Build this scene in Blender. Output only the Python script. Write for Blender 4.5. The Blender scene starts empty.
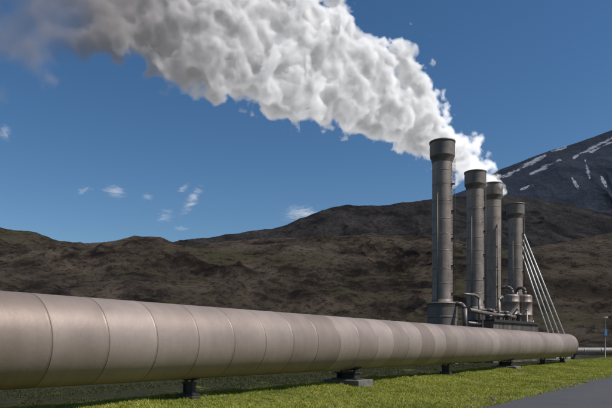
import bpy, math, random
import numpy as np
from mathutils import Vector, Matrix
random.seed(7); rng=np.random.default_rng(11)
sc=bpy.context.scene
sc.view_settings.view_transform='Standard'; sc.view_settings.look='None'; sc.view_settings.exposure=0
col=sc.collection
EYE=1.55
# road / pipeline run in direction D, S is the horizontal normal of it (towards the road)
D=np.array([0.584,0.812]); S=np.array([0.812,-0.584])
def W(s,t,z=0.0): return (S[0]*s+D[0]*t, S[1]*s+D[1]*t, z)
YAW=math.atan2(D[1],D[0])   # x axis -> along the pipe
# ---------------------------------------------------------------- noise
def _hash(ix,iy,seed):
    h=(ix.astype(np.int64)*374761393+iy.astype(np.int64)*668265263+seed*974711)&0xffffffff
    h=((h^(h>>13))*1274126177)&0xffffffff
    return ((h^(h>>16))&0xffff)/65535.0
def vnoise(x,y,seed=0):
    ix=np.floor(x);iy=np.floor(y);fx=x-ix;fy=y-iy
    fx=fx*fx*fx*(fx*(fx*6-15)+10);fy=fy*fy*fy*(fy*(fy*6-15)+10)
    a=_hash(ix,iy,seed);b=_hash(ix+1,iy,seed);c=_hash(ix,iy+1,seed);d=_hash(ix+1,iy+1,seed)
    return (a*(1-fx)+b*fx)*(1-fy)+(c*(1-fx)+d*fx)*fy
def fbm(x,y,o=5,seed=0):
    r=0;a=.5;t=0
    for i in range(o):
        r=r+a*vnoise(x,y,seed+i*17);t+=a;a*=.5
        x,y=(x*1.6-y*1.2)+5.3,(x*1.2+y*1.6)+1.7
    return r/t
def ridged(x,y,o=5,seed=0):
    r=0;a=.5;t=0
    for i in range(o):
        r=r+a*(1-np.abs(2*vnoise(x,y,seed+i*13)-1))**2;t+=a;a*=.5
        x,y=(x*1.6-y*1.2)+2.3,(x*1.2+y*1.6)+9.7
    return r/t
def sstep(a,b,x):
    t=np.clip((x-a)/(b-a),0,1);return t*t*(3-2*t)
# ---------------------------------------------------------------- mesh helpers
def mesh_np(name,V,F,mat=None,smooth=False,n=4):
    me=bpy.data.meshes.new(name)
    V=np.asarray(V,np.float32);F=np.asarray(F,np.int32)
    me.vertices.add(len(V));me.vertices.foreach_set('co',V.ravel())
    me.loops.add(F.size);me.loops.foreach_set('vertex_index',F.ravel())
    me.polygons.add(len(F));me.polygons.foreach_set('loop_start',np.arange(0,F.size,n,dtype=np.int32))
    try: me.polygons.foreach_set('loop_total',np.full(len(F),n,np.int32))
    except Exception: pass
    me.polygons.foreach_set('use_smooth',np.full(len(F),smooth))
    me.update(calc_edges=True)
    if mat: me.materials.append(mat)
    return me
def grid_faces(nr,nc):
    i=np.arange((nr-1)*(nc-1));r=i//(nc-1);c=i%(nc-1);a=r*nc+c
    return np.stack([a,a+1,a+nc+1,a+nc],1)
def add(name,me,parent=None,loc=(0,0,0),rot=(0,0,0),**kw):
    o=bpy.data.objects.new(name,me);col.objects.link(o)
    o.location=loc;o.rotation_euler=rot
    if parent: o.parent=parent
    for k,v in kw.items(): o[k]=v
    return o
class MB:
    def __init__(s): s.v=[];s.f=[];s.sm=[]
    def lathe(s,prof,seg=48,M=None,smooth=True,close=False):
        base=len(s.v);n=len(prof)
        for (r,z) in prof:
            for k in range(seg):
                a=2*math.pi*k/seg;p=Vector((r*math.cos(a),r*math.sin(a),z))
                s.v.append(tuple(M@p) if M else tuple(p))
        for i in range(n-1):
            for k in range(seg):
                k2=(k+1)%seg
                s.f.append((base+i*seg+k,base+i*seg+k2,base+(i+1)*seg+k2,base+(i+1)*seg+k));s.sm.append(smooth)
        if close:
            s.f.append(tuple(base+k for k in reversed(range(seg))));s.sm.append(False)
            s.f.append(tuple(base+(n-1)*seg+k for k in range(seg)));s.sm.append(False)
        return s
    def box(s,c,d,M=None):
        base=len(s.v)
        for z in(-1,1):
            for y in(-1,1):
                for x in(-1,1):
                    p=Vector((c[0]+x*d[0]/2,c[1]+y*d[1]/2,c[2]+z*d[2]/2))
                    s.v.append(tuple(M@p) if M else tuple(p))
        for q in((0,2,3,1),(4,5,7,6),(0,1,5,4),(2,6,7,3),(0,4,6,2),(1,3,7,5)):
            s.f.append(tuple(base+i for i in q));s.sm.append(False)
        return s
    def tube(s,a,b,r,seg=10):
        a=Vector(a);b=Vector(b);d=b-a
        M=Matrix.Translation(a)@d.to_track_quat('Z','Y').to_matrix().to_4x4()
        return s.lathe([(r,0),(r,d.length)],seg,M,True,True)
    def path(s,pts,r,seg=12):
        for a,b in zip(pts[:-1],pts[1:]): s.tube(a,b,r,seg)
        return s
    def mesh(s,name,mat,bevel=0):
        me=bpy.data.meshes.new(name);me.from_pydata(s.v,[],s.f);me.polygons.foreach_set('use_smooth',s.sm)
        me.materials.append(mat);me.update();return me
def bev(o,w=.02):
    m=o.modifiers.new('bevel','BEVEL');m.width=w;m.segments=2;m.limit_method='ANGLE'
# ---------------------------------------------------------------- materials
class NT:
    def __init__(s,name):
        s.m=bpy.data.materials.new(name);s.m.use_nodes=True;s.t=s.m.node_tree
        s.b=s.t.nodes.get('Principled BSDF');s.out=s.t.nodes.get('Material Output')
    def n(s,typ,ins=None,**kw):
        x=s.t.nodes.new(typ)
        for k,v in kw.items(): setattr(x,k,v)
        for k,v in (ins or {}).items():
            if isinstance(v,bpy.types.NodeSocket): s.t.links.new(v,x.inputs[k])
            else: x.inputs[k].default_value=v
        return x
    def link(s,a,b): s.t.links.new(a,b)
    def noise(s,vec,scale,detail=6,rough=.6,dist=0):
        return s.n('ShaderNodeTexNoise',{'Vector':vec,'Scale':scale,'Detail':detail,'Roughness':rough,'Distortion':dist}).outputs['Fac']
    def ramp(s,fac,stops,interp='LINEAR'):
        r=s.n('ShaderNodeValToRGB',{'Fac':fac});cr=r.color_ramp;cr.interpolation=interp
        while len(cr.elements)<len(stops): cr.elements.new(.5)
        for e,(p,c) in zip(cr.elements,stops):
            e.position=p;e.color=(*c,1) if hasattr(c,'__len__') else (c,c,c,1)
        return r.outputs['Color']
    def mix(s,f,a,b,mode='MIX'):
        x=s.t.nodes.new('ShaderNodeMix');x.data_type='RGBA';x.blend_type=mode
        for idx,v in((0,f),(6,a),(7,b)):
            if isinstance(v,bpy.types.NodeSocket): s.link(v,x.inputs[idx])
            else: x.inputs[idx].default_value=v if idx==0 or len(v)==4 else (*v,1)
        return x.outputs[2]
    def math(s,op,a,b=0.0,c=None,clamp=False):
        x=s.t.nodes.new('ShaderNodeMath');x.operation=op;x.use_clamp=clamp
        for i,v in enumerate((a,b,c)):
            if v is None: continue
            if isinstance(v,bpy.types.NodeSocket): s.link(v,x.inputs[i])
            else: x.inputs[i].default_value=v
        return x.outputs[0]
    def bump(s,h,strength,dist):
        b=s.n('ShaderNodeBump',{'Height':h,'Strength':strength,'Distance':dist});s.link(b.outputs[0],s.b.inputs['Normal'])
    def coord(s,which='Object'): return s.n('ShaderNodeTexCoord').outputs[which]
    def set(s,**kw):
        for k,v in kw.items():
            k=k.replace('_',' ')
            if isinstance(v,bpy.types.NodeSocket): s.link(v,s.b.inputs[k])
            else: s.b.inputs[k].default_value=(*v,1) if hasattr(v,'__len__') and len(v)==3 else v
        return s
def terrain_mat(name,dark,mid,light,moss,sc1,mossamt=.5,snow=False,bumpd=1.0):
    t=NT(name);P=t.n('ShaderNodeNewGeometry').outputs['Position']
    mp=t.n('ShaderNodeMapping',{'Vector':P,'Scale':(1,.6,1.6)}).outputs[0]
    n1=t.noise(mp,sc1,10,.66,.3);n2=t.noise(mp,sc1*9,10,.80);n3=t.noise(mp,sc1*.3,6,.6)
    base=t.ramp(n1,[(.38,dark),(.47,mid),(.62,light)])
    base=t.mix(t.ramp(n2,[(.43,.8),(.5,0.)]),base,dark)
    base=t.mix(t.ramp(n2,[(.55,0.),(.62,.45)]),base,light)
    mz=t.ramp(t.math('ADD',t.math('MULTIPLY',n3,.6),t.math('MULTIPLY',n2,.4)),[(.62-mossamt*.25,0.),(.69-mossamt*.25,.9)])
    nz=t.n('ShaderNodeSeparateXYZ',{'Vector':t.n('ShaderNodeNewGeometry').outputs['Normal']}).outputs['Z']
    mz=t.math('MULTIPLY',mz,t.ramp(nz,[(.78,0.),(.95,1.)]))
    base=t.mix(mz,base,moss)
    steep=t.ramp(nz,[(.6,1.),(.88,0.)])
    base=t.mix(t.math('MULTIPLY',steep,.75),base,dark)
    if snow:
        a=t.n('ShaderNodeAttribute',attribute_name='snow').outputs['Fac']
        n4=t.noise(P,.03,8,.8)
        m=t.math('ADD',a,t.math('MULTIPLY',t.math('SUBTRACT',n4,.5),4.5))
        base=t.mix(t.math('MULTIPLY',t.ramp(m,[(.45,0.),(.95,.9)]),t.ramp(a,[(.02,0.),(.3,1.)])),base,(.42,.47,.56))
    t.set(Base_Color=base,Roughness=1.0);t.b.inputs['Specular IOR Level'].default_value=.1
    t.bump(t.math('ADD',n1,t.math('MULTIPLY',n2,.9)),1.0,bumpd)
    return t.m
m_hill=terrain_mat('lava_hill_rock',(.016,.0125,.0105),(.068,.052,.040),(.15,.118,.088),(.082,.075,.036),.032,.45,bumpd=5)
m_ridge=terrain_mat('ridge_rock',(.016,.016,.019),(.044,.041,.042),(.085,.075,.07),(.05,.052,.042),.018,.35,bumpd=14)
m_mount=terrain_mat('hazed_mountain_rock',(.028,.038,.058),(.042,.055,.082),(.064,.077,.106),(.046,.06,.08),.006,.2,snow=True,bumpd=26)  # blue of the distance haze is put into the rock colours
# ground
def ground_mat():
    t=NT('mossy_gravel_ground');P=t.n('ShaderNodeNewGeometry').outputs['Position']
    n1=t.noise(P,.35,6,.6);n2=t.noise(P,5,6,.7)
    grav=t.ramp(n2,[(.3,(.012,.012,.007)),(.5,(.025,.025,.012)),(.7,(.045,.044,.02))])
    gr=t.ramp(n2,[(.3,(.06,.07,.013)),(.7,(.18,.19,.04))])
    dt=t.n('ShaderNodeVectorMath',{0:P,1:(.812,-.584,0)},operation='DOT_PRODUCT').outputs['Value']
    near_=t.n('ShaderNodeMapRange',{'Value':dt,'From Min':-15.5,'From Max':-13.,'To Min':-.2,'To Max':.1}).outputs[0]
    f=t.ramp(t.math('ADD',t.math('ADD',t.math('MULTIPLY',n1,.7),t.math('MULTIPLY',n2,.3)),near_),[(.38,0.),(.48,1.)])
    t.set(Base_Color=t.mix(f,grav,gr),Roughness=1.0);t.b.inputs['Specular IOR Level'].default_value=.1;t.bump(n2,.8,.05)
    return t.m
def asphalt_mat():
    t=NT('asphalt');P=t.n('ShaderNodeNewGeometry').outputs['Position']
    n=t.noise(P,60,4,.8);n1=t.noise(P,.8,5,.6);v=t.n('ShaderNodeTexVoronoi',{'Vector':P,'Scale':70}).outputs['Distance']
    c=t.ramp(n,[(.3,(.03,.031,.034)),(.7,(.10,.10,.108))])
    c=t.mix(t.ramp(n1,[(.4,0.),(.65,.5)]),c,(.045,.046,.05))
    t.set(Base_Color=c,Roughness=.85);t.bump(t.math('ADD',v,n),.8,.012);return t.m
def metal(name,c0,c1,c2,met=.35,rough=.5,streak=True,dent=.02):
    t=NT(name);P=t.coord('Object')
    n1=t.noise(P,.9,5,.6);n2=t.noise(P,14,5,.7)
    mp=t.n('ShaderNodeMapping',{'Vector':P,'Scale':(6,6,.35)}).outputs[0];n3=t.noise(mp,1,5,.7)
    c=t.ramp(t.math('ADD',t.math('MULTIPLY',n1,.6),t.math('MULTIPLY',n3 if streak else n2,.4)),[(.32,c0),(.5,c1),(.68,c2)])
    c=t.mix(t.ramp(n2,[(.56,0.),(.75,.5)]),c,tuple(x*.6 for x in c0))
    t.set(Base_Color=c,Metallic=met,Roughness=t.ramp(n1,[(.3,rough-.08),(.7,rough+.12)]))
    t.bump(t.math('ADD',n1,t.math('MULTIPLY',n2,.08)),.5,dent);return t.m
def pipe_mat():
    t=NT('weathered_cladding');P=t.coord('Object');X=t.n('ShaderNodeSeparateXYZ',{'Vector':P})
    seg=t.math('FLOOR',t.math('DIVIDE',X.outputs[0],1.22));wn=t.n('ShaderNodeTexWhiteNoise',{'W':seg},noise_dimensions='1D').outputs['Value']
    n1=t.noise(P,.7,6,.6);n2=t.noise(P,10,6,.7)
    mp=t.n('ShaderNodeMapping',{'Vector':P,'Scale':(3,.8,.5)}).outputs[0];n3=t.noise(mp,1.2,5,.6)
    f=t.math('ADD',t.math('ADD',t.math('MULTIPLY',n1,.45),t.math('MULTIPLY',n3,.25)),t.math('MULTIPLY',wn,.3))
    c=t.ramp(f,[(.28,(.205,.160,.135)),(.5,(.265,.213,.184)),(.72,(.335,.275,.242))])
    c=t.mix(t.ramp(n2,[(.55,0.),(.8,.25)]),c,(.14,.10,.08))
    ms=t.n('ShaderNodeMapping',{'Vector':P,'Scale':(14,1.2,1.2)}).outputs[0];n5=t.noise(ms,1.0,4,.7)
    c=t.mix(t.math('MULTIPLY',t.ramp(n5,[(.6,0.),(.72,.4)]),t.ramp(n1,[(.4,0.),(.6,1.)])),c,(.12,.085,.07))
    fr=t.math('FRACT',t.math('DIVIDE',X.outputs[0],1.22));e=t.math('MINIMUM',fr,t.math('SUBTRACT',1.0,fr))
    c=t.mix(t.math('MULTIPLY',t.ramp(e,[(0.,1.),(.008,.8),(.02,0.)]),t.ramp(n3,[(.3,.3),(.7,.75)])),c,(.07,.05,.04))
    t.set(Base_Color=c,Metallic=.35,Roughness=t.ramp(n1,[(.3,.46),(.7,.60)]));t.b.inputs['Specular IOR Level'].default_value=.25
    t.bump(t.math('ADD',n1,t.math('MULTIPLY',n2,.03)),.45,.04);return t.m
def simple(name,c,rough=.6,met=0,var=.25,scale=6,b=.01):
    t=NT(name);P=t.coord();n=t.noise(P,scale,6,.65)
    t.set(Base_Color=t.ramp(n,[(.3,tuple(x*(1-var) for x in c)),(.7,tuple(x*(1+var) for x in c))]),Roughness=rough,Metallic=met)
    t.bump(n,.4,b);return t.m
m_ground=ground_mat();m_asph=asphalt_mat();m_pipe=pipe_mat()
m_stack=metal('stack_cladding',(.145,.112,.094),(.235,.188,.162),(.33,.268,.236),.25,.5)
m_collar=metal('collar_steel',(.085,.068,.06),(.135,.112,.1),(.19,.16,.142),.25,.5)
m_conc=simple('concrete',(.12,.11,.095),.9,0,.4,5,.02)
m_dark=simple('dark_steel',(.035,.03,.028),.6,.3)
m_grey=simple('grey_steel',(.18,.165,.15),.5,.3)
m_pale=simple('pale_painted_steel',(.66,.65,.62),.45,.1,.12)
m_panel=metal('wall_panel',(.10,.085,.075),(.15,.13,.115),(.2,.175,.155),.1,.6)
m_blue=simple('blue_paint',(.08,.2,.42),.5,0,.1)
# ---------------------------------------------------------------- world + sun
EL=math.radians(50);sunxy=np.array([.95,-.31]);sunxy/=np.linalg.norm(sunxy)
w=bpy.data.worlds.new('World');sc.world=w;w.use_nodes=True
nt=w.node_tree;bg=nt.nodes['Background'];sky=nt.nodes.new('ShaderNodeTexSky');sky.sky_type='NISHITA';sky.sun_disc=False
sky.sun_elevation=EL;sky.sun_rotation=math.atan2(sunxy[0],sunxy[1]);sky.air_density=1.0;sky.dust_density=.3;sky.ozone_density=2.5;sky.altitude=300
hs=nt.nodes.new('ShaderNodeHueSaturation');hs.inputs['Saturation'].default_value=1.22;hs.inputs['Value'].default_value=1.0
nt.links.new(sky.outputs[0],hs.inputs['Color']);nt.links.new(hs.outputs[0],bg.inputs[0]);bg.inputs[1].default_value=.087
sl=bpy.data.lights.new('sun','SUN');sl.energy=5.0;sl.angle=math.radians(.5);sl.color=(1,.95,.89)
so=bpy.data.objects.new('sun',sl);col.objects.link(so)
sd=Vector((sunxy[0]*math.cos(EL),sunxy[1]*math.cos(EL),math.sin(EL)));so.rotation_euler=sd.to_track_quat('Z','Y').to_euler()
so.location=(60,-40,80)
# ---------------------------------------------------------------- camera
cd=bpy.data.cameras.new('camera');cam=bpy.data.objects.new('camera',cd);col.objects.link(cam)
cam.location=(0,0,EYE);cam.rotation_euler=(math.radians(90),0,0);cd.lens=35;cd.sensor_width=36;cd.shift_y=.2337;cd.clip_end=20000;cd.clip_start=.05
sc.camera=cam
# ---------------------------------------------------------------- ground
def axis(lo,hi,step,far,n):
    g=np.geomspace(1,far,n)
    return np.concatenate([lo-g[::-1],np.arange(lo,hi+1e-6,step),hi+g])
tt=axis(-20,75,.3,7000,40);ss=axis(-24,6,.25,7000,40)
Tg,Sg=np.meshgrid(tt,ss,indexing='ij')
def gz(s,t):
    off=sstep(-5.5,-7.0,s)+sstep(2.2,4,s)
    z=(fbm(s*.5,t*.5,5,3)-.5)*.26+(fbm(s*2.3,t*2.3,3,9)-.5)*.08-.03
    z=z+.36*np.exp(-((s+11.2)/1.9)**2)
    far=sstep(60,200,np.hypot(s,t))
    return off*(z*(1-far)-.08*far)-.03
Zg=gz(Sg,Tg)
V=np.stack([S[0]*Sg+D[0]*Tg,S[1]*Sg+D[1]*Tg,Zg],-1).reshape(-1,3)
add('ground',mesh_np('ground',V,grid_faces(len(tt),len(ss)),m_ground,True),kind='structure',label='mossy gravel ground beside the road')
rt=np.arange(-30,400,.4);er=-5.45+(fbm(rt*.9,rt*0,4,5)-.5)*.5
cols=np.linspace(0,1,9);V=[]
for k,c in enumerate(cols):
    s=er*(1-c)+2.6*c; z=0.02+.05*np.sin(c*math.pi)-(.06 if k in(0,) else 0)
    V.append(np.stack([S[0]*s+D[0]*rt,S[1]*s+D[1]*rt,np.full_like(rt,z)],-1))
V=np.stack(V,1).reshape(-1,3)
add('road',mesh_np('road',V,grid_faces(len(rt),9),m_asph,True),kind='structure',label='dark grey asphalt road')
xs=np.linspace(29,150,60);V=[]
for c in np.linspace(0,1,4):
    y=66+c*14+(fbm(xs*.3,xs*0+c*9,3,8)-.5)*2
    V.append(np.stack([xs,y+(xs-29)*-.05,np.full_like(xs,.03 if 0<c<1 else -.02)],-1))
V=np.stack(V,1).reshape(-1,3)
add('gravel_track',mesh_np('gravel_track',V,grid_faces(60,4),simple('track_gravel',(.12,.11,.1),.95,0,.3,2,.03),True),kind='structure',label='pale gravel track')
# ---------------------------------------------------------------- hills
def hill(name,sky_pts,r0,r1,nb,nr,b0,b1,mat,amp,scale,seed,power,label,snow=None,skyamp=.35,fine=1.0,rid=1.2):
    b=np.linspace(b0,b1,nb);q=np.concatenate([np.linspace(0,1,nr),1+np.linspace(.02,.5,14)])
    px=np.array([p[0] for p in sky_pts]);pe=np.array([p[1] for p in sky_pts])
    E=np.interp(b,px,pe)
    B,Q=np.meshgrid(b,q,indexing='ij')
    R=r0+(r1-r0)*Q
    Y=R;X=B*R
    e=E[:,None]*np.clip(Q,0,1)**power
    Z=EYE*np.clip(Q*3,0,1)+R*e
    Z=np.where(Q>1,EYE+r1*E[:,None]*(1-(Q-1)*.8),Z)
    wx=X+(fbm(X/scale,Y/scale,3,seed+7)-.5)*scale*.9;wy=Y+(fbm(X/scale,Y/scale,3,seed+8)-.5)*scale*.9
    lo=fbm(wx/scale,wy/scale,3,seed)-.5
    ri=ridged(wx/scale*.7,wy/scale*.5,5,seed+40)-.45
    r2=ridged(wx/scale*4,wy/scale*4,6,seed+60)-.45
    hi=fbm(X/scale*14,Y/scale*14,4,seed+70)-.5
    mask=.15+.85*sstep(.47,.6,fbm(X/scale*1.3,Y/scale*1.3,3,seed+50))
    env=sstep(0,.12,Q)*(1-(1-skyamp)*sstep(.7,1,Q))
    Z=Z+amp*env*(1.9*lo+rid*ri+fine*(.36*r2*mask+.09*hi))
    Z=Z+amp*fine*.08*hi*sstep(.7,1,Q)
    Z=Z-2.0*(1-sstep(0,.06,Q))
    V=np.stack([X,Y,Z],-1).reshape(-1,3)
    me=mesh_np(name,V,grid_faces(nb,len(q))[:,::-1],mat,True)
    if snow is not None:
        a=me.attributes.new('snow','FLOAT','POINT')
        el=(Z-EYE)/R
        a.data.foreach_set('value',snow(B,el,X,Y).astype(np.float32).ravel())
    return add(name,me,kind='structure',label=label)
def tb(u,v): return ((u-306)/595,(347-v)/595)
near=[tb(*p) for p in [(-400,215),(-100,226),(0,231),(30,235),(60,240),(90,243),(112,240),(135,236),(160,237),(172,243),(200,247),(240,245),(285,241),(330,241),(400,240),(440,238),(470,242),(520,244),(560,238),(612,228),(900,200)]]
mid=[tb(*p) for p in [(100,262),(150,250),(180,241),(215,237),(268,229),(285,224),(300,217),(330,208),(350,204),(380,205),(410,201),(440,197),(480,195),(520,197),(560,203),(620,212),(900,240)]]
mt=[tb(*p) for p in [(330,260),(380,230),(430,203),(470,188),(500,169),(530,158),(570,145),(612,130),(700,98),(900,60)]]
hill('lava_hillside',near,105,430,1300,400,-.95,.85,m_hill,15.5,110,21,.78,'brown lava hillside with crags and moss',skyamp=.25,rid=1.9)
hill('ridge',mid,500,1050,800,200,-.35,.9,m_ridge,34,200,5,.9,'dark rocky ridge behind the lava hillside',skyamp=.22,rid=1.5)
streaks=[(503,177,545,156,1.7),(530,174,560,160,1.2),(574,157,614,137,1.6),(590,152,612,142,1.1),(585,160,590,178,1.1),(561,209,572,211,1.4),(552,150,566,147,.8),(600,174,607,188,.9),(572,178,578,188,.8),(520,190,532,185,.8)]
def snowf(B,el,X,Y):
    out=np.zeros_like(B)
    wob=(fbm(X/60,Y/60,4,99)-.5)*5
    for (u0,v0,u1,v1,wd) in streaks:
        a=np.array(tb(u0,v0));c=np.array(tb(u1,v1));d=c-a;L=d@d
        t=np.clip(((B-a[0])*d[0]+(el-a[1])*d[1])/L,0,1)
        dist=np.abs(np.hypot(B-a[0]-t*d[0],el-a[1]-t*d[1])*595+wob*.9)
        taper=.35+.65*np.sin(np.pi*np.clip(t,.05,.95))
        out=np.maximum(out,np.clip(1-dist/(wd*2.1*taper),0,1)*1.15)
    return out
hill('mountain',mt,1300,2900,800,340,.0,.95,m_mount,58,480,3,.95,'dark blue mountain slope with snow streaks',snow=snowf,skyamp=.14,fine=.5)
# ---------------------------------------------------------------- pipeline
PS=-10.98;PZ=1.67;PR=.915
root=bpy.data.objects.new('steam_pipeline',None);col.objects.link(root);root.location=W(PS,0,0);root.rotation_euler=(0,0,YAW)
root['label']='long beige metal clad steam pipeline raised on concrete supports';root['category']='pipeline'
T0,T1=-24.4,51.0
mb=MB();prof=[];x=T0;SEG=1.22
while x<T1-.01:
    nx=min((math.floor(x/SEG+1e-6)+1)*SEG,T1)
    prof+= [(PR,x+.002),(PR,x+.012),(PR,x+.02),(PR,nx-.05),(PR,nx-.034),(PR+.002,nx-.032),(PR+.003,nx-.028),(PR+.003,nx-.016),(PR+.002,nx-.011),(PR-.006,nx-.009),(PR-.006,nx-.001)]
    x=nx
Mx=Matrix(((0,0,1,0),(0,1,0,0),(-1,0,0,0),(0,0,0,1)))
mb.lathe(prof,96,Mx)
add('pipe_body',mb.mesh('pipe_body',m_pipe),root,(0,0,PZ))
mb=MB();mb.lathe([(PR+.01,T1-.02),(PR+.03,T1),(PR+.03,T1+.12),(PR+.01,T1+.13),(PR,T1+.2),(PR*.95,T1+.35),(PR*.75,T1+.5),(PR*.45,T1+.6),(.001,T1+.64)],64,Mx)
add('end_cap',mb.mesh('end_cap',m_pipe),root,(0,0,PZ),label='domed end cap with a flange ring')
def support(big):
    r=bpy.data.objects.new('pipe_support',None);col.objects.link(r)
    fx,fy,sx,sy=(1.0,1.45,.46,.9) if big else (.3,.5,.14,.4)
    mb=MB();mb.box((0,0,.24 if big else .17),(fx,fy,.36))
    f=add('footing',mb.mesh('footing',m_conc if big else m_dark),r);bev(f,.03)
    b0=.42 if big else .35
    mb=MB();mb.box((0,0,b0+.025),(sx+.1,sy+.1,.045));h=.64-b0-.05;zc=b0+.05+h/2
    mb.box((0,-sy*.38,zc),(sx*.8,.04,h));mb.box((0,sy*.38,zc),(sx*.8,.04,h));mb.box((0,0,zc),(.05,sy*.7,h));mb.box((0,0,.665),(sx,sy*.95,.045))
    add('saddle_stand',mb.mesh('saddle_stand',m_dark),r)
    mb=MB();seg=16;hw=.2 if big else .08;an=28 if big else 16
    for i in range(seg+1):
        a=math.radians(-90-an+2*an*i/seg)
        for (xx,rr) in((-hw,PR+.012),(hw,PR+.012),(hw,PR+.035),(-hw,PR+.035)):
            mb.v.append((xx,rr*math.cos(a),PZ+rr*math.sin(a)))
    for i in range(seg):
        for k in range(4):
            a=i*4+k;b=i*4+(k+1)%4;mb.f.append((a,b,b+4,a+4));mb.sm.append(False)
    mb.f.append((0,1,2,3));mb.f.append((seg*4+3,seg*4+2,seg*4+1,seg*4));mb.sm+=[False,False]
    mb.box((0,-sy*.3,.72),(.05,.06,.1));mb.box((0,sy*.3,.72),(.05,.06,.1))
    add('cradle',mb.mesh('cradle',m_dark),r)
    r['category']='pipe support';r['group']='supports under the pipeline';r.rotation_euler=(0,0,YAW)
    r['label']='steel saddle on a concrete slab under the pipeline' if big else 'slim dark steel post holding up the pipeline'
    return r
def clone(src,loc,rotz):
    n=src.copy();col.objects.link(n);n.location=loc;n.rotation_euler=(0,0,rotz)
    for ch in list(src.children):
        c=ch.copy();col.objects.link(c);c.parent=n
    return n
s1=support(True);s1.location=W(PS,17.8,0);clone(s1,W(PS,35.6,0),YAW);clone(s1,W(PS,0,0),YAW)
s2=support(False);s2.location=W(PS,10.3,0)
for t in (26.5,43.9,49.8): clone(s2,W(PS,t,0),YAW)
r2=bpy.data.objects.new('distant_pipeline',None);col.objects.link(r2);r2.location=(30,73,0);r2.rotation_euler=(0,0,-.06)
r2['label']='thin grey pipeline crossing the plain on low posts';r2['category']='pipeline'
mb=MB();prof=[]
for i in range(45):
    prof+=[(.45,i*2+.01),(.45,i*2+.05),(.45,i*2+1.86),(.45,i*2+1.9),(.475,i*2+1.92),(.475,i*2+1.99)]
mb.lathe(prof,32,Mx);add('pipe_body',mb.mesh('pipe_body2',m_grey),r2,(0,0,1.05))
for i in range(9):
    mb=MB();mb.box((0,0,.15),(.6,1.1,.4));mb.box((0,0,.45),(.3,.8,.3));add('leg',mb.mesh('leg',m_conc),r2,(3+i*8,0,0))
# ---------------------------------------------------------------- stacks
def at(u,v,d): return ((u-306)/595*d,d,EYE+(347-v)/595*d)
def stack():
    r=bpy.data.objects.new('steam_stack',None);col.objects.link(r)
    R=.92
    mb=MB();prof=[];z=5.8;k=0
    hs_=[1.6,1.35,1.7,1.5,1.4,1.65,1.5,1.3,1.6]
    while z<18.9:
        nz=min(z+hs_[k%9],18.9);k+=1
        prof+=[(R,z),(R,z+.03),(R,nz-.11),(R,nz-.08),(R+.012,nz-.075),(R+.012,nz-.02),(R-.006,nz-.015),(R-.006,nz-.002)];z=nz
    mb.lathe(prof,48);add('shaft',mb.mesh('shaft',m_stack),r)
    mb=MB();mb.lathe([(R+.02,18.55),(R+.1,18.9),(R+.2,19.05),(R+.22,19.1),(R+.22,19.15),(R+.22,20.3),(R+.22,20.35),(R+.27,20.36),(R+.27,20.5),(R+.1,20.5),(R+.06,19.2),(R-.1,18.8)],48)
    add('collar',mb.mesh('collar',m_collar),r)
    mb=MB();prof=[(1.42,-.2),(1.42,.3),(1.36,.32)]
    for i in range(5): prof+=[(1.36,.36+i),(1.36,.4+i),(1.36,1.2+i),(1.36,1.24+i),(1.385,1.26+i),(1.385,1.33+i)]
    prof+=[(1.37,5.45),(1.42,5.47),(1.42,5.58),(1.36,5.6),(1.34,5.62),(R+.06,5.68),(R+.05,5.9),(R,5.92)]
    mb.lathe(prof,48);add('base_drum',mb.mesh('base_drum',m_collar),r)
    mb=MB()
    for sy in(-.2,.2): mb.tube((R+.2,sy,5.5),(R+.2,sy,18.9),.025,6)
    z=5.7
    while z<18.8: mb.tube((R+.2,-.2,z),(R+.2,.2,z),.016,5);z+=.32
    z=6.5
    while z<18.8:
        mb.box((R+.1,0,z),(.24,.46,.05));z+=2.5
    add('ladder',mb.mesh('ladder',m_dark),r)
    mb=MB();mb.tube((-.15,-R-.12,5.6),(-.15,-R-.12,15.5),.05,10)
    z=6.2
    while z<15.5: mb.box((-.15,-R-.04,z),(.1,.2,.06));z+=2.3
    mb.tube((-.15,-R-.12,15.5),(-.15,-R+.05,15.65),.05,10)
    add('drain_pipe',mb.mesh('drain_pipe',m_collar),r)
    return r
st=stack();spos=[(12.6,55.0),(18.35,64.5),(21.7,69.2),(27.8,79.0)]
st.location=(*spos[0],0);st.rotation_euler=(0,0,-.5)
st['label']='tall ribbed metal steam stack with wide dark collar';st['category']='chimney';st['group']='steam stacks of the plant'
for i,(x,y) in enumerate(spos[1:]):
    n=clone(st,(x,y,0),-.5+.9*(i%2));
    if i==2: n['label']='tall ribbed metal steam stack braced by white slanting rods'
br=bpy.data.objects.new('bracing_rods',None);col.objects.link(br);br.location=(35,79,0)
br['label']='white slanting steel rods bracing the end stack down to ground';br['category']='bracing'
for (z0,x1,dy) in((16.4,35.2,-.6),(15.75,34.7,-.2),(15.1,34.2,.2),(14.4,33.7,.6)):
    mb=MB();mb.tube((28.72-35,dy,z0),(x1-35,dy*1.5,0.0),.095,8);mb.box((x1-35,dy*1.5,.1),(.4,.4,.35))
    add('rod',mb.mesh('rod',m_pale),br)
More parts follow.
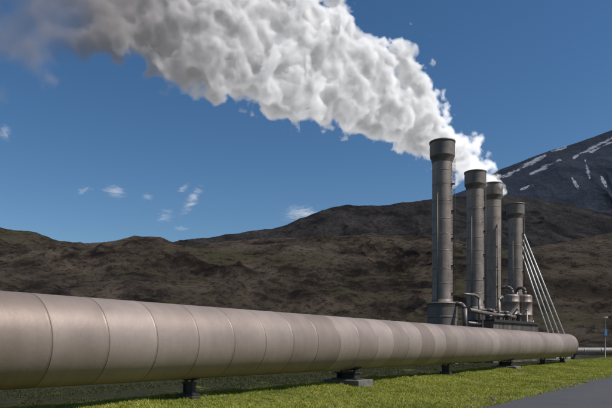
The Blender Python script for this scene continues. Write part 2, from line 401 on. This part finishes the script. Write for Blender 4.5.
# ---------------------------------------------------------------- plant building behind pipe
pb=bpy.data.objects.new('plant_building',None);col.objects.link(pb);pb.location=(17.2,58.5,0);pb.rotation_euler=(0,0,YAW-math.radians(8))
pb['label']='low grey corrugated metal plant building between the stacks';pb['category']='building'
L,Wd,H=10.5,2.6,4.1
mb=MB();mb.box((L/2,0,H/2),(L,Wd,H))
nrib=36
for i in range(nrib): mb.box((L*(i+.5)/nrib,-Wd/2-.02,H/2),(L/nrib*.2,.05,H-.1))
for i in range(9): mb.box((-.02,-Wd/2+Wd*(i+.5)/9,H/2),(.05,Wd/9*.2,H-.1))
add('wall',mb.mesh('wall',m_panel),pb)
mb=MB();mb.box((L/2,0,H+.07),(L+.3,Wd+.3,.12));mb.box((L/2,-Wd/2-.17,H-.02),(L+.34,.05,.22))
add('roof',mb.mesh('roof',m_dark),pb)
for xx in(1.5,5.2,8.6):
    mb=MB();mb.box((xx,-Wd/2-.06,2.6),(1.5,.08,1.2))
    for k in range(8): mb.box((xx,-Wd/2-.13,2.1+k*.145),(1.4,.08,.05))
    add('louvre',mb.mesh('louvre',m_collar),pb)
mb=MB();mb.box((3.4,-Wd/2-.07,1.05),(.95,.06,2.1));mb.box((3.75,-Wd/2-.13,1.05),(.05,.08,.16));add('door',mb.mesh('door',m_dark),pb)
for (xx,hh) in((6.5,1.0),(2.2,.8),(9.3,1.2)):
    mb=MB();mb.lathe([(.25,H+.13),(.25,H-.3+hh),(.38,H-.28+hh),(.38,H-.18+hh),(.1,H+hh)],20,Matrix.Translation((xx,0.3,0)));add('roof_vent',mb.mesh('roof_vent',m_collar),pb)
def vessel():
    r=bpy.data.objects.new('separator_vessel',None);col.objects.link(r)
    pr=[(.001,8.15),(.6,8.12),(.8,8.0),(.86,7.85),(.86,7.8)]
    for z in(7.2,5.6,4.0,2.4): pr+=[(.86,z+.04),(.89,z+.02),(.89,z-.1),(.86,z-.12)]
    pr+=[(.86,.9),(.8,.75),(.5,.65),(.001,.62)]
    mb=MB();mb.lathe(pr[::-1],36)
    add('tank',mb.mesh('tank',m_stack),r)
    mb=MB();mb.box((0,0,.5),(.14,.14,1.2));lm=mb.mesh('leg',m_dark)
    for a in(45,135,225,315):
        add('leg',lm,r,(math.cos(math.radians(a))*.7,math.sin(math.radians(a))*.7,0))
    mb=MB();mb.path([(0,0,8.1),(0,0,8.6),(-.15,.25,8.95),(-.5,.8,9.1),(-.9,1.4,9.1),(-1.1,1.8,8.8),(-1.1,1.8,5)],.2,12)
    add('outlet_pipe',mb.mesh('outlet_pipe',m_collar),r)
    mb=MB();mb.path([(.0,-.8,3.3),(.0,-1.3,3.3),(-.2,-1.5,3.1),(-.6,-1.7,1.2),(-.6,-1.7,0)],.15,12);mb.path([(.3,-.7,6.2),(.3,-1.2,6.2),(.3,-1.35,6.0),(.3,-1.35,0)],.1,10)
    add('feed_pipe',mb.mesh('feed_pipe',m_grey),r)
    return r
vs=vessel();vs.location=(25.75,74.3,0);vs['label']='tall brown grey pressure vessel with a bent outlet pipe';vs['category']='tank';vs['group']='vessels beside the stacks'
clone(vs,(27.6,75.0,0),-.4)
hp=bpy.data.objects.new('header_pipe',None);col.objects.link(hp);hp.location=(12.6,55,0)
hp['label']='grey pipework running along the feet of the stacks';hp['category']='pipework'
mb=MB();mb.path([(1.0,-1.3,2.8),(5.4,6.6,2.8),(9.1,12.0,2.8),(14.8,21.8,2.8)],.38,18);add('main_run',mb.mesh('main_run',m_grey),hp)
mb=MB();mb.path([(2.2,-1.0,4.9),(7.2,7.2,4.9),(10.8,11.6,4.9),(13.3,17.5,4.9)],.2,14)
for (a_,b_) in((4.6,2.9),(7.2,7.2),(10.8,11.6),(12.2,15)): mb.box((a_,b_,2.3),(.14,.14,4.9))
add('upper_run',mb.mesh('upper_run',m_collar),hp)
mb=MB();mb.path([(2.4,.2,3.8),(8.0,8.6,3.8),(8.0,8.6,6.6),(8.6,9.4,7.0),(9.0,10.4,7.0),(9.1,12.0,6.6),(9.1,12.0,3)],.14,12)
mb.path([(4.0,2.0,3.8),(4.0,2.0,6.2),(3.4,1.4,6.5),(2.0,.4,6.5)],.12,12)
add('bypass_pipe',mb.mesh('bypass_pipe',m_grey),hp)
for (x,y) in spos:
    dx,dy=x-12.6,y-55
    mb=MB();mb.path([(dx+1.7,dy-1.5,2.8),(dx+1.7,dy-1.5,5.0),(dx+1.5,dy-1.2,5.4),(dx+.9,dy-.7,5.55)],.2,14);mb.box((dx+1.7,dy-1.5,1.2),(.3,.3,2.6));add('riser',mb.mesh('riser',m_collar),hp)
po=bpy.data.objects.new('lamp_post',None);col.objects.link(po);po.location=at(605,347,68)[:2]+(0,)
po['label']='slim steel lamp post with a small blue and white box';po['category']='lamp post'
mb=MB();mb.lathe([(.14,-.1),(.14,.1),(.07,.14),(.045,5.0)],12);add('pole',mb.mesh('pole',m_grey),po)
mb=MB();mb.box((.0,-.1,4.95),(.34,.5,.12));mb.box((0,-.12,4.86),(.26,.36,.06));add('lamp_head',mb.mesh('lamp_head',m_pale),po)
mb=MB();mb.box((0,-.1,3.2),(.3,.22,.7));add('box',mb.mesh('box',m_blue),po)
# ---------------------------------------------------------------- grass
def blade_mat():
    t=NT('grass_blades');P=t.n('ShaderNodeNewGeometry').outputs['Position'];n=t.noise(P,.5,5,.7);n2=t.noise(P,9,2,.5)
    c=t.ramp(t.math('ADD',t.math('MULTIPLY',n,.65),t.math('MULTIPLY',n2,.35)),[(.34,(.10,.125,.014)),(.5,(.27,.29,.03)),(.66,(.46,.42,.085))])
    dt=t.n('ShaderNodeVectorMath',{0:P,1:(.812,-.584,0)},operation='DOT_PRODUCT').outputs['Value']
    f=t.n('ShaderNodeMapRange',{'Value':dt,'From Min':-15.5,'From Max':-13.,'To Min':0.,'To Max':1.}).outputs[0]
    c=t.mix(f,(.05,.056,.014),c)  # blades behind the pipe darkened, shade put into their colour
    t.set(Base_Color=c,Roughness=.7)
    tr=t.n('ShaderNodeBsdfTranslucent',{'Color':c});mx=t.n('ShaderNodeMixShader',{'Fac':.3});t.link(t.b.outputs[0],mx.inputs[1]);t.link(tr.outputs[0],mx.inputs[2]);t.link(mx.outputs[0],t.out.inputs['Surface'])
    return t.m
N=650000
tq=rng.uniform(0,1,N)**1.4*78+4;sq=rng.uniform(-21,-5.2,N)
keep=(fbm(sq*.35,tq*.35,4,77)+.3*(fbm(sq*2,tq*2,2,5)-.5)-.12*np.exp(-((sq+5.2)/.6)**2)-.08*sstep(-12.5,-14.5,sq)>.27)
tq=tq[keep];sq=sq[keep];n=len(tq)
hgt=(rng.uniform(.025,.08,n))*(.5+1.2*fbm(sq*.8,tq*.8,3,31));wd=rng.uniform(.004,.010,n)*(1+tq/22)
ang=rng.uniform(0,math.pi*2,n);lean=rng.normal(0,.7,(n,2))*hgt[:,None]
bx=S[0]*sq+D[0]*tq;by=S[1]*sq+D[1]*tq;bz=gz(sq,tq)-.01
ca,sa=np.cos(ang)*wd,np.sin(ang)*wd
p0=np.stack([bx-ca,by-sa,bz],-1);p1=np.stack([bx+ca,by+sa,bz],-1);p2=np.stack([bx+lean[:,0],by+lean[:,1],bz+hgt],-1)
V=np.stack([p0,p1,p2],1).reshape(-1,3)
add('grass',mesh_np('grass',V,np.arange(3*n).reshape(-1,3),blade_mat(),False,3),kind='stuff',label='short yellow green grass tufts on the verge',category='grass')
bpy.ops.mesh.primitive_ico_sphere_add(subdivisions=2,radius=1);ic=bpy.context.object
iv=np.array([v.co[:] for v in ic.data.vertices]);iF=np.array([p.vertices[:] for p in ic.data.polygons]);bpy.data.objects.remove(ic)
def scatter_ico(cent,rad,jit=.25,squash=.65):
    k=len(cent);VV=iv[None]*(1+rng.normal(0,jit*.4,(k,len(iv),1)))*rad[:,None,None]*rng.uniform(1-jit,1+jit,(k,1,3))
    VV[:,:,2]*=squash;VV=VV+cent[:,None]
    FF=(iF[None]+np.arange(k)[:,None,None]*len(iv));return VV.reshape(-1,3),FF.reshape(-1,3)
k=4500;t_=rng.uniform(0,1,k)**1.5*75+4;s_=np.where(rng.random(k)<.7,rng.normal(-5.6,.4,k),rng.uniform(-12,-6,k))
c=np.stack([S[0]*s_+D[0]*t_,S[1]*s_+D[1]*t_,gz(s_,t_)],-1);r_=rng.exponential(.014,k)+.01
V,F=scatter_ico(c,r_);add('gravel_stones',mesh_np('gravel_stones',V,F,simple('stone',(.09,.08,.07),.95,0,.4,3,.01),False,3),kind='stuff',label='loose gravel stones along the road edge',category='gravel')
# ---------------------------------------------------------------- steam plume: one volume grown from puffs
core=[(499,187,69.5,7),(493,181,69,11),(484,173,68.5,15),(473,166,68,19),(460,158,67.5,25),(446,149,67,29),(430,142,66,33),(414,126,65,38),
(420,98,65,28),(414,72,64,29),(396,58,63,32),(378,58,62,34),(385,110,63,42),(372,80,62,40),(350,102,61,48),(355,45,61,30),(330,55,60,54),(305,88,59,54),(285,35,58,60),(265,78,57,54),
(235,30,56,60),(215,68,55,50),(195,35,55,54),(170,65,54,42),(160,20,54,52),(140,45,53,44),(125,10,53,50),(100,35,52,48),(70,40,51,42),(70,-10,51,48),(30,-5,50,48),(25,45,50,46),(-10,30,50,46),(0,95,49,34),(50,80,50,30),(338,5,61,26),(305,-40,59,52),(260,-50,57,60),(180,-50,55,60),(110,-60,53,60),(30,-70,50,60),(-40,-40,49,60),(-110,-60,48,70),
(444,141,55.2,7),(437,134,56,11),(427,128,57.5,16),(478,174,64.6,9),(471,168,65.5,12),(492,184,69.2,8)]
def puffs(r_add=0.):
    rg=np.random.default_rng(5);C=[];Rr=[]
    for (u,v,d,rp) in core:
        p=np.array(at(u,v,d));r=rp/595*d+r_add
        C.append(p);Rr.append(r*.84)
        m=30 if rp>15 else 14
        dirs=rg.normal(size=(m,3));dirs/=np.linalg.norm(dirs,axis=1)[:,None]
        for q in dirs:
            rr=r*rg.uniform(.24,.44);c0=p+q*(r-rr*.85);C.append(c0);Rr.append(rr)
            if rp>24:
                for _ in range(3):
                    w2=rg.normal(size=3);w2/=np.linalg.norm(w2);w2=w2*.4+q*.35
                    C.append(c0+w2*rr);Rr.append(rr*rg.uniform(.45,.6))
    C=np.array(C);Rr=np.array(Rr);k=len(C)
    return (iv[None]*Rr[:,None,None]+C[:,None]).reshape(-1,3),(iF[None]+np.arange(k)[:,None,None]*len(iv)).reshape(-1,3)
t=NT('steam_volume');t.t.nodes.remove(t.b)
P=t.n('ShaderNodeNewGeometry').outputs['Position']
dn=t.n('ShaderNodeAttribute',attribute_name='density').outputs['Fac']
X=t.n('ShaderNodeSeparateXYZ',{'Vector':P}).outputs[0]
n1=t.noise(P,.48,5,.6,.2)
def mr(a,b): return t.n('ShaderNodeMapRange',{'Value':X,'From Min':a,'From Max':b,'To Min':0.,'To Max':1.},interpolation_type='SMOOTHSTEP').outputs[0]
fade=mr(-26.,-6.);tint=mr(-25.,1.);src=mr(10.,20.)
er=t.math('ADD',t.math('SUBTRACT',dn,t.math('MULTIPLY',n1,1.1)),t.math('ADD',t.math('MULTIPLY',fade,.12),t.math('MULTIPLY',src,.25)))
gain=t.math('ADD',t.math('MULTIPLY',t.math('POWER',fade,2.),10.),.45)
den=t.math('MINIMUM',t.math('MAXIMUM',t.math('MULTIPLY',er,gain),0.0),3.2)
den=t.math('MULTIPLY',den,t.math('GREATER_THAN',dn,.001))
cc=t.mix(tint,(.66,.58,.57),(.99,.99,.99))  # left end greyed: the plume's own shade put into the colour
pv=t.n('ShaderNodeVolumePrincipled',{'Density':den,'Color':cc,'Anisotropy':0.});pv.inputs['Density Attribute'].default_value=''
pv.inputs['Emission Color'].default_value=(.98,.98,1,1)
ao=t.math('MAXIMUM',t.math('SUBTRACT',.66,t.math('MULTIPLY',dn,.66)),.07)  # occlusion painted into the glow: outer lumps bright, crevices dim
t.link(t.math('MULTIPLY',den,t.math('ADD',.05,t.math('MULTIPLY',t.math('POWER',tint,1.4),ao))),pv.inputs['Emission Strength'])  # steam glows to stand in for light scattered inside it
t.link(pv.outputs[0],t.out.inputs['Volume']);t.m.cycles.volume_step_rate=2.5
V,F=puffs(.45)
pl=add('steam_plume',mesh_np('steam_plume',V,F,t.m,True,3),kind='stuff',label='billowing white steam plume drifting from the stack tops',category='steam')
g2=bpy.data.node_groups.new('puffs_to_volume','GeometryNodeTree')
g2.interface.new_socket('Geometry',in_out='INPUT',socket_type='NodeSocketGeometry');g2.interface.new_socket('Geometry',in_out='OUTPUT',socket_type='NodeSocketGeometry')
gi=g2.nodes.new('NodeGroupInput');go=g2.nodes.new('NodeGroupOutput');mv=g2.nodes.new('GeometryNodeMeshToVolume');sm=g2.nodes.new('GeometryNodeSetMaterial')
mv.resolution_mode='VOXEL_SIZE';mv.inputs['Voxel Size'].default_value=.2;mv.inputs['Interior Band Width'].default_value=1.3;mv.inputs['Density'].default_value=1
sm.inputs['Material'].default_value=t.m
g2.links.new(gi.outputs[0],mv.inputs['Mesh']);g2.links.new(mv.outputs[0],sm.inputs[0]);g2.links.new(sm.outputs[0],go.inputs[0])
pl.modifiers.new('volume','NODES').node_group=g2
# ---------------------------------------------------------------- small distant clouds
t=NT('small_cloud');t.t.nodes.remove(t.b)
O=t.coord('Object');ln=t.n('ShaderNodeVectorMath',{0:O},operation='LENGTH').outputs['Value']
Pw=t.n('ShaderNodeNewGeometry').outputs['Position']
mpc=t.n('ShaderNodeMapping',{'Vector':Pw,'Rotation':(0,.7,0),'Scale':(.7,.6,2.8)}).outputs[0]
nz=t.noise(mpc,.032,7,.78,1.8)
edge=t.math('SUBTRACT',1.0,ln,None,True)
d_=t.math('SUBTRACT',t.math('MULTIPLY',edge,.5),t.math('MULTIPLY',t.math('SUBTRACT',nz,.35),1.8))
d_=t.math('MULTIPLY',t.math('MULTIPLY',t.math('MAXIMUM',d_,0.0),edge),.16)
pv=t.n('ShaderNodeVolumePrincipled',{'Density':d_,'Color':(.98,.98,.99,1),'Emission Color':(1,1,1,1),'Emission Strength':t.math('MULTIPLY',d_,.25)});pv.inputs['Density Attribute'].default_value=''  # slight glow added in place of light scattered within the cloud
t.link(pv.outputs[0],t.out.inputs['Volume'])
cme=mesh_np('small_cloud',iv,iF,t.m,True,3)
for i,(u,v,wp,hp_,rt_) in enumerate([(115,192,20,13,.2),(165,216,18,13,-.4),(192,200,30,9,-.95),(147,197,12,7,0),(182,190,15,5,-.6),(302,214,32,14,0),(5,133,14,14,.2),(82,191,18,6,-.4),(181,228,14,5,0)]):
    d=1500
    o=add('cloud',cme,None,at(u,v,d),(0,rt_,0),label='small wispy white cloud in the blue sky',category='cloud',group='small clouds in the sky')
    o.scale=(wp/595*d,wp/595*d*.6,hp_/595*d)
